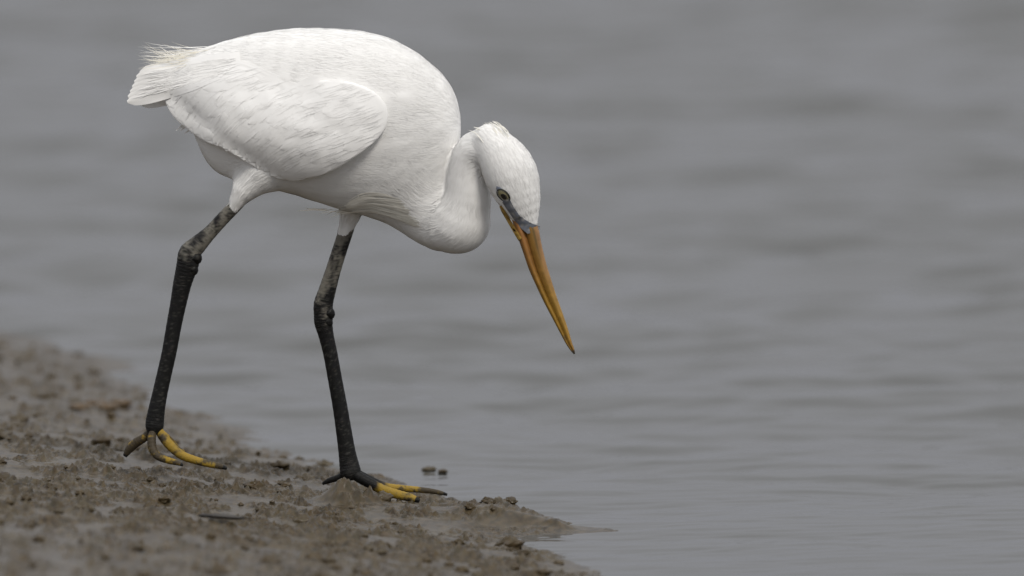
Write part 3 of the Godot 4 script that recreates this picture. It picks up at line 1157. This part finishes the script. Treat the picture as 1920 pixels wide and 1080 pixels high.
func dome(at: Vector3, along: Vector3, cross: Vector3, nor: Vector3, ra: float, rc: float, h: float, tint: Color) -> Sheet:
	var s := Sheet.new()
	var rings := 8
	var sides := 28
	for r in rings + 1:
		var f := float(r) / rings * PI * 0.5
		for k in sides:
			var a := TAU * k / sides
			s.p.append(at + (along * cos(a) * ra + cross * sin(a) * rc) * sin(f) + nor * h * cos(f))
			s.n.append((along * cos(a) * sin(f) / ra + cross * sin(a) * sin(f) / rc + nor * cos(f) / h).normalized())
			s.c.append(tint)
			if r < rings:
				var q := r * sides
				var k2 := (k + 1) % sides
				s.i.append_array([q + k, q + k2, q + sides + k, q + k2, q + sides + k2, q + sides + k])
	return s

# ------------------------------------------------------------------ small things on the bank
func clod_mesh(seed_: int, tint: Color) -> ArrayMesh:
	var st := SurfaceTool.new()
	var ball := SphereMesh.new()
	ball.radius = 1.0
	ball.height = 2.0
	ball.radial_segments = 22
	ball.rings = 12
	st.create_from(ball, 0)
	var arr := st.commit_to_arrays()
	var p: PackedVector3Array = arr[Mesh.ARRAY_VERTEX]
	var big := noise(0.9, 3, seed_)
	var pit := noise(3.2, 2, seed_ + 50)
	var col := PackedColorArray()
	for k in p.size():
		var d := p[k]
		p[k] = d * (1.0 + 0.55 * big.get_noise_3d(d.x, d.y, d.z) + 0.22 * pit.get_noise_3d(d.x, d.y, d.z))
		col.append(tint * (1.0 + 0.5 * pit.get_noise_3d(d.x * 2.0, d.y * 2.0, d.z * 2.0)))
	var flat := []
	flat.resize(Mesh.ARRAY_MAX)
	flat[Mesh.ARRAY_VERTEX] = p
	flat[Mesh.ARRAY_COLOR] = col
	flat[Mesh.ARRAY_INDEX] = arr[Mesh.ARRAY_INDEX]
	var raw := ArrayMesh.new()
	raw.add_surface_from_arrays(Mesh.PRIMITIVE_TRIANGLES, flat)
	st.clear()
	st.create_from(raw, 0)
	st.generate_normals()
	var out := st.commit()
	out.surface_set_material(0, M.mud)
	return out

func clod(called: String, mesh: Mesh, at: Vector3, size: Vector3, label: String, group: String) -> MeshInstance3D:
	var o := MeshInstance3D.new()
	o.name = called
	o.mesh = mesh
	o.position = at + Vector3(0, size.y * 0.1, 0)
	o.scale = size
	o.rotation.y = rng.randf() * TAU
	o.set_meta("label", label)
	o.set_meta("category", "mud clod")
	if group:
		o.set_meta("group", group)
	add_child(o, true)
	return o

func build_litter() -> void:
	rng.seed = 23
	var tones := [Color(0.060, 0.044, 0.024), Color(0.068, 0.050, 0.027), Color(0.050, 0.037, 0.020), Color(0.070, 0.055, 0.034)]
	var kinds: Array[ArrayMesh] = []
	for k in 8:
		kinds.append(clod_mesh(100 + k, tones[k % 4]))
	var rust := clod_mesh(140, Color(0.085, 0.056, 0.028))
	# picked out in the photograph: [u, drop, half width, half height (units), label]
	var picked := [
		[800, 892, 14, 7, "dark mud clod standing in the water, left of the two by the egret's front toes"],
		[826, 895, 10, 5, "smaller mud clod standing in the water beyond the egret's front toes"],
		[586, 862, 14, 9, "dark mud clod behind the egret's front leg at the water's edge"],
		[883, 953, 12, 9, "round mud clod on the spit, just past the toes"],
		[914, 944, 15, 11, "largest mud clod on top of the spit"],
		[927, 958, 9, 8, "mud clod low on the spit below the largest one"],
		[958, 943, 13, 9, "mud clod at the crest of the spit toward its tip"],
		[776, 940, 14, 9, "mud clod against the tip of the egret's front toe"],
		[517, 880, 19, 9, "glossy mud clod left of the egret's front foot"],
		[478, 916, 22, 14, "broad mud clod between the egret's feet"],
		[402, 882, 12, 8, "mud clod below the rear foot's longest toe"],
		[246, 852, 9, 7, "mud clod under the egret's hind toe"],
		[12, 900, 22, 16, "dark mud clod at the left edge of the picture"],
		[985, 1030, 18, 8, "flat mud clod at the water's edge in the foreground"],
		[1015, 1058, 16, 9, "brown mud clod at the foreground waterline"],
	]
	for r in picked:
		var at := on_mud(r[0], r[1])
		clod("mud_clod", kinds[rng.randi() % 8], at, Vector3(r[2], r[3] * 0.85, r[2]) * UNIT * 0.9, r[4], "")
	for k in 4:
		var at := on_mud(110 + k * 24, 778 - (k % 2) * 6)
		clod("brown_clod", rust, at, Vector3(24, 8, 24) * UNIT, ["reddish brown crumb, leftmost of the row behind the egret's rear leg", "reddish brown crumb, second from left in the row behind the rear leg", "reddish brown crumb, third from left in the row behind the rear leg", "reddish brown crumb, rightmost of the row behind the rear leg"][k], "reddish brown crumbs behind the rear leg")
	# uncounted crumbs
	for v in 4:
		var spots: Array[Transform3D] = []
		for k in 170:
			var x := rng.randf_range(-0.42, 0.1)
			var z := rng.randf_range(-1.3, 0.7)
			var h := mud_height(x, z)
			if h < 0.0:
				continue
			var sz := rng.randf_range(0.0008, 0.0022) * (1.0 + pow(rng.randf(), 6.0) * 2.0)
			spots.append(Transform3D(Basis(Vector3.UP, rng.randf() * TAU).scaled(Vector3(sz * 1.5, sz, sz * 1.5)), Vector3(x, h + sz * 0.15, z)))
		var mm := MultiMesh.new()
		mm.transform_format = MultiMesh.TRANSFORM_3D
		mm.mesh = kinds[v]
		mm.instance_count = spots.size()
		for k in spots.size():
			mm.set_instance_transform(k, spots[k])
		var o := MultiMeshInstance3D.new()
		o.name = "mud_crumbs"
		o.multimesh = mm
		o.set_meta("kind", "stuff")
		o.set_meta("label", "small wet mud crumbs scattered over the bank")
		o.set_meta("category", "mud crumbs")
		add_child(o, true)
	# dark twig
	var s := Sheet.new()
	var a := on_mud(386, 966)
	var rows := []
	var ends := [0.0, 0.0]
	for k in 24:
		for d in 4:
			ends[k / 12] = maxf(ends[k / 12], mud_height(lerpf(-0.192, -0.163, k / 23.0), a.z + d * 0.004))
	for k in 12:
		var t := k / 11.0
		var u := lerpf(384, 470, t)
		var wob := 0.8 * sin(t * 5.0)
		rows.append([u, 0.0, 0.0, lerpf(3.2, 4.4, sin(t * PI)) * (0.4 if k == 0 or k == 11 else 1.0)])
		var gx := (u - 960.0) * UNIT
		var gz := a.z + wob * UNIT * 3.0
		var gy := (lerpf(ends[0], ends[1], t) - MID_Y) / UNIT + 5.0 + wob
		rows[k][2] = gz / UNIT
		rows[k][1] = 540.0 - gy + rows[k][2] * TILT
	tube(s, rows, 8, func(_t: float, _a: float, _p: Vector3) -> Color: return Color.WHITE, 1.0, 0.12, 3.0)
	var tw := part("twig", s, M.twig, self)
	tw.set_meta("label", "short dark twig lying on the mud below the egret")
	tw.set_meta("category", "twig")

# ------------------------------------------------------------------
func _ready() -> void:
	# camera: a long lens, low over the bank
	var cam := Camera3D.new()
	var lens := CameraAttributesPhysical.new()
	lens.frustum_focal_length = 1040.0
	lens.frustum_near = 0.05
	lens.frustum_far = 900.0
	lens.frustum_focus_distance = 10.70
	lens.exposure_aperture = 13.0
	cam.attributes = lens
	cam.position = Vector3(0, MID_Y, 0) + Vector3(0, TILT, sqrt(1.0 - TILT * TILT)) * 10.7
	add_child(cam)
	cam.look_at(Vector3(0, MID_Y, 0))
	cam.fov = rad_to_deg(2.0 * atan(0.18 / 10.7))
	cam.current = true
	# sky: even overcast, brighter overhead
	var sky := ProceduralSkyMaterial.new()
	sky.sky_top_color = Color(0.985, 0.99, 1.0)
	sky.sky_horizon_color = Color(0.497, 0.502, 0.522)
	sky.sky_curve = 0.9
	sky.sky_energy_multiplier = 1.15
	sky.ground_bottom_color = Color(0.40, 0.40, 0.40)
	sky.ground_horizon_color = Color(0.62, 0.63, 0.64)
	sky.ground_energy_multiplier = 1.0
	sky.sun_angle_max = 1.0
	var env := Environment.new()
	env.background_mode = Environment.BG_SKY
	env.sky = Sky.new()
	env.sky.sky_material = sky
	env.tonemap_mode = Environment.TONE_MAPPER_LINEAR
	env.tonemap_exposure = 1.08
	env.sdfgi_enabled = true
	env.ssao_enabled = true
	env.ssil_enabled = true
	var we := WorldEnvironment.new()
	we.environment = env
	add_child(we)
	# the sun through thin cloud, high and a little to the right of the camera
	var sun := DirectionalLight3D.new()
	sun.light_energy = 0.5
	sun.light_color = Color(1.0, 0.975, 0.935)
	sun.light_angular_distance = 14.0
	sun.shadow_enabled = true
	add_child(sun)
	sun.look_at_from_position(Vector3(0.45, 1.2, 1.0), Vector3.ZERO)
	print("fov ", cam.fov, " far ", cam.far)
	materials()
	var t0 := Time.get_ticks_msec()
	build_shore()
	print("shore ", Time.get_ticks_msec() - t0)
	t0 = Time.get_ticks_msec()
	build_egret()
	print("egret ", Time.get_ticks_msec() - t0)
	build_litter()
	print("litter ", Time.get_ticks_msec() - t0)
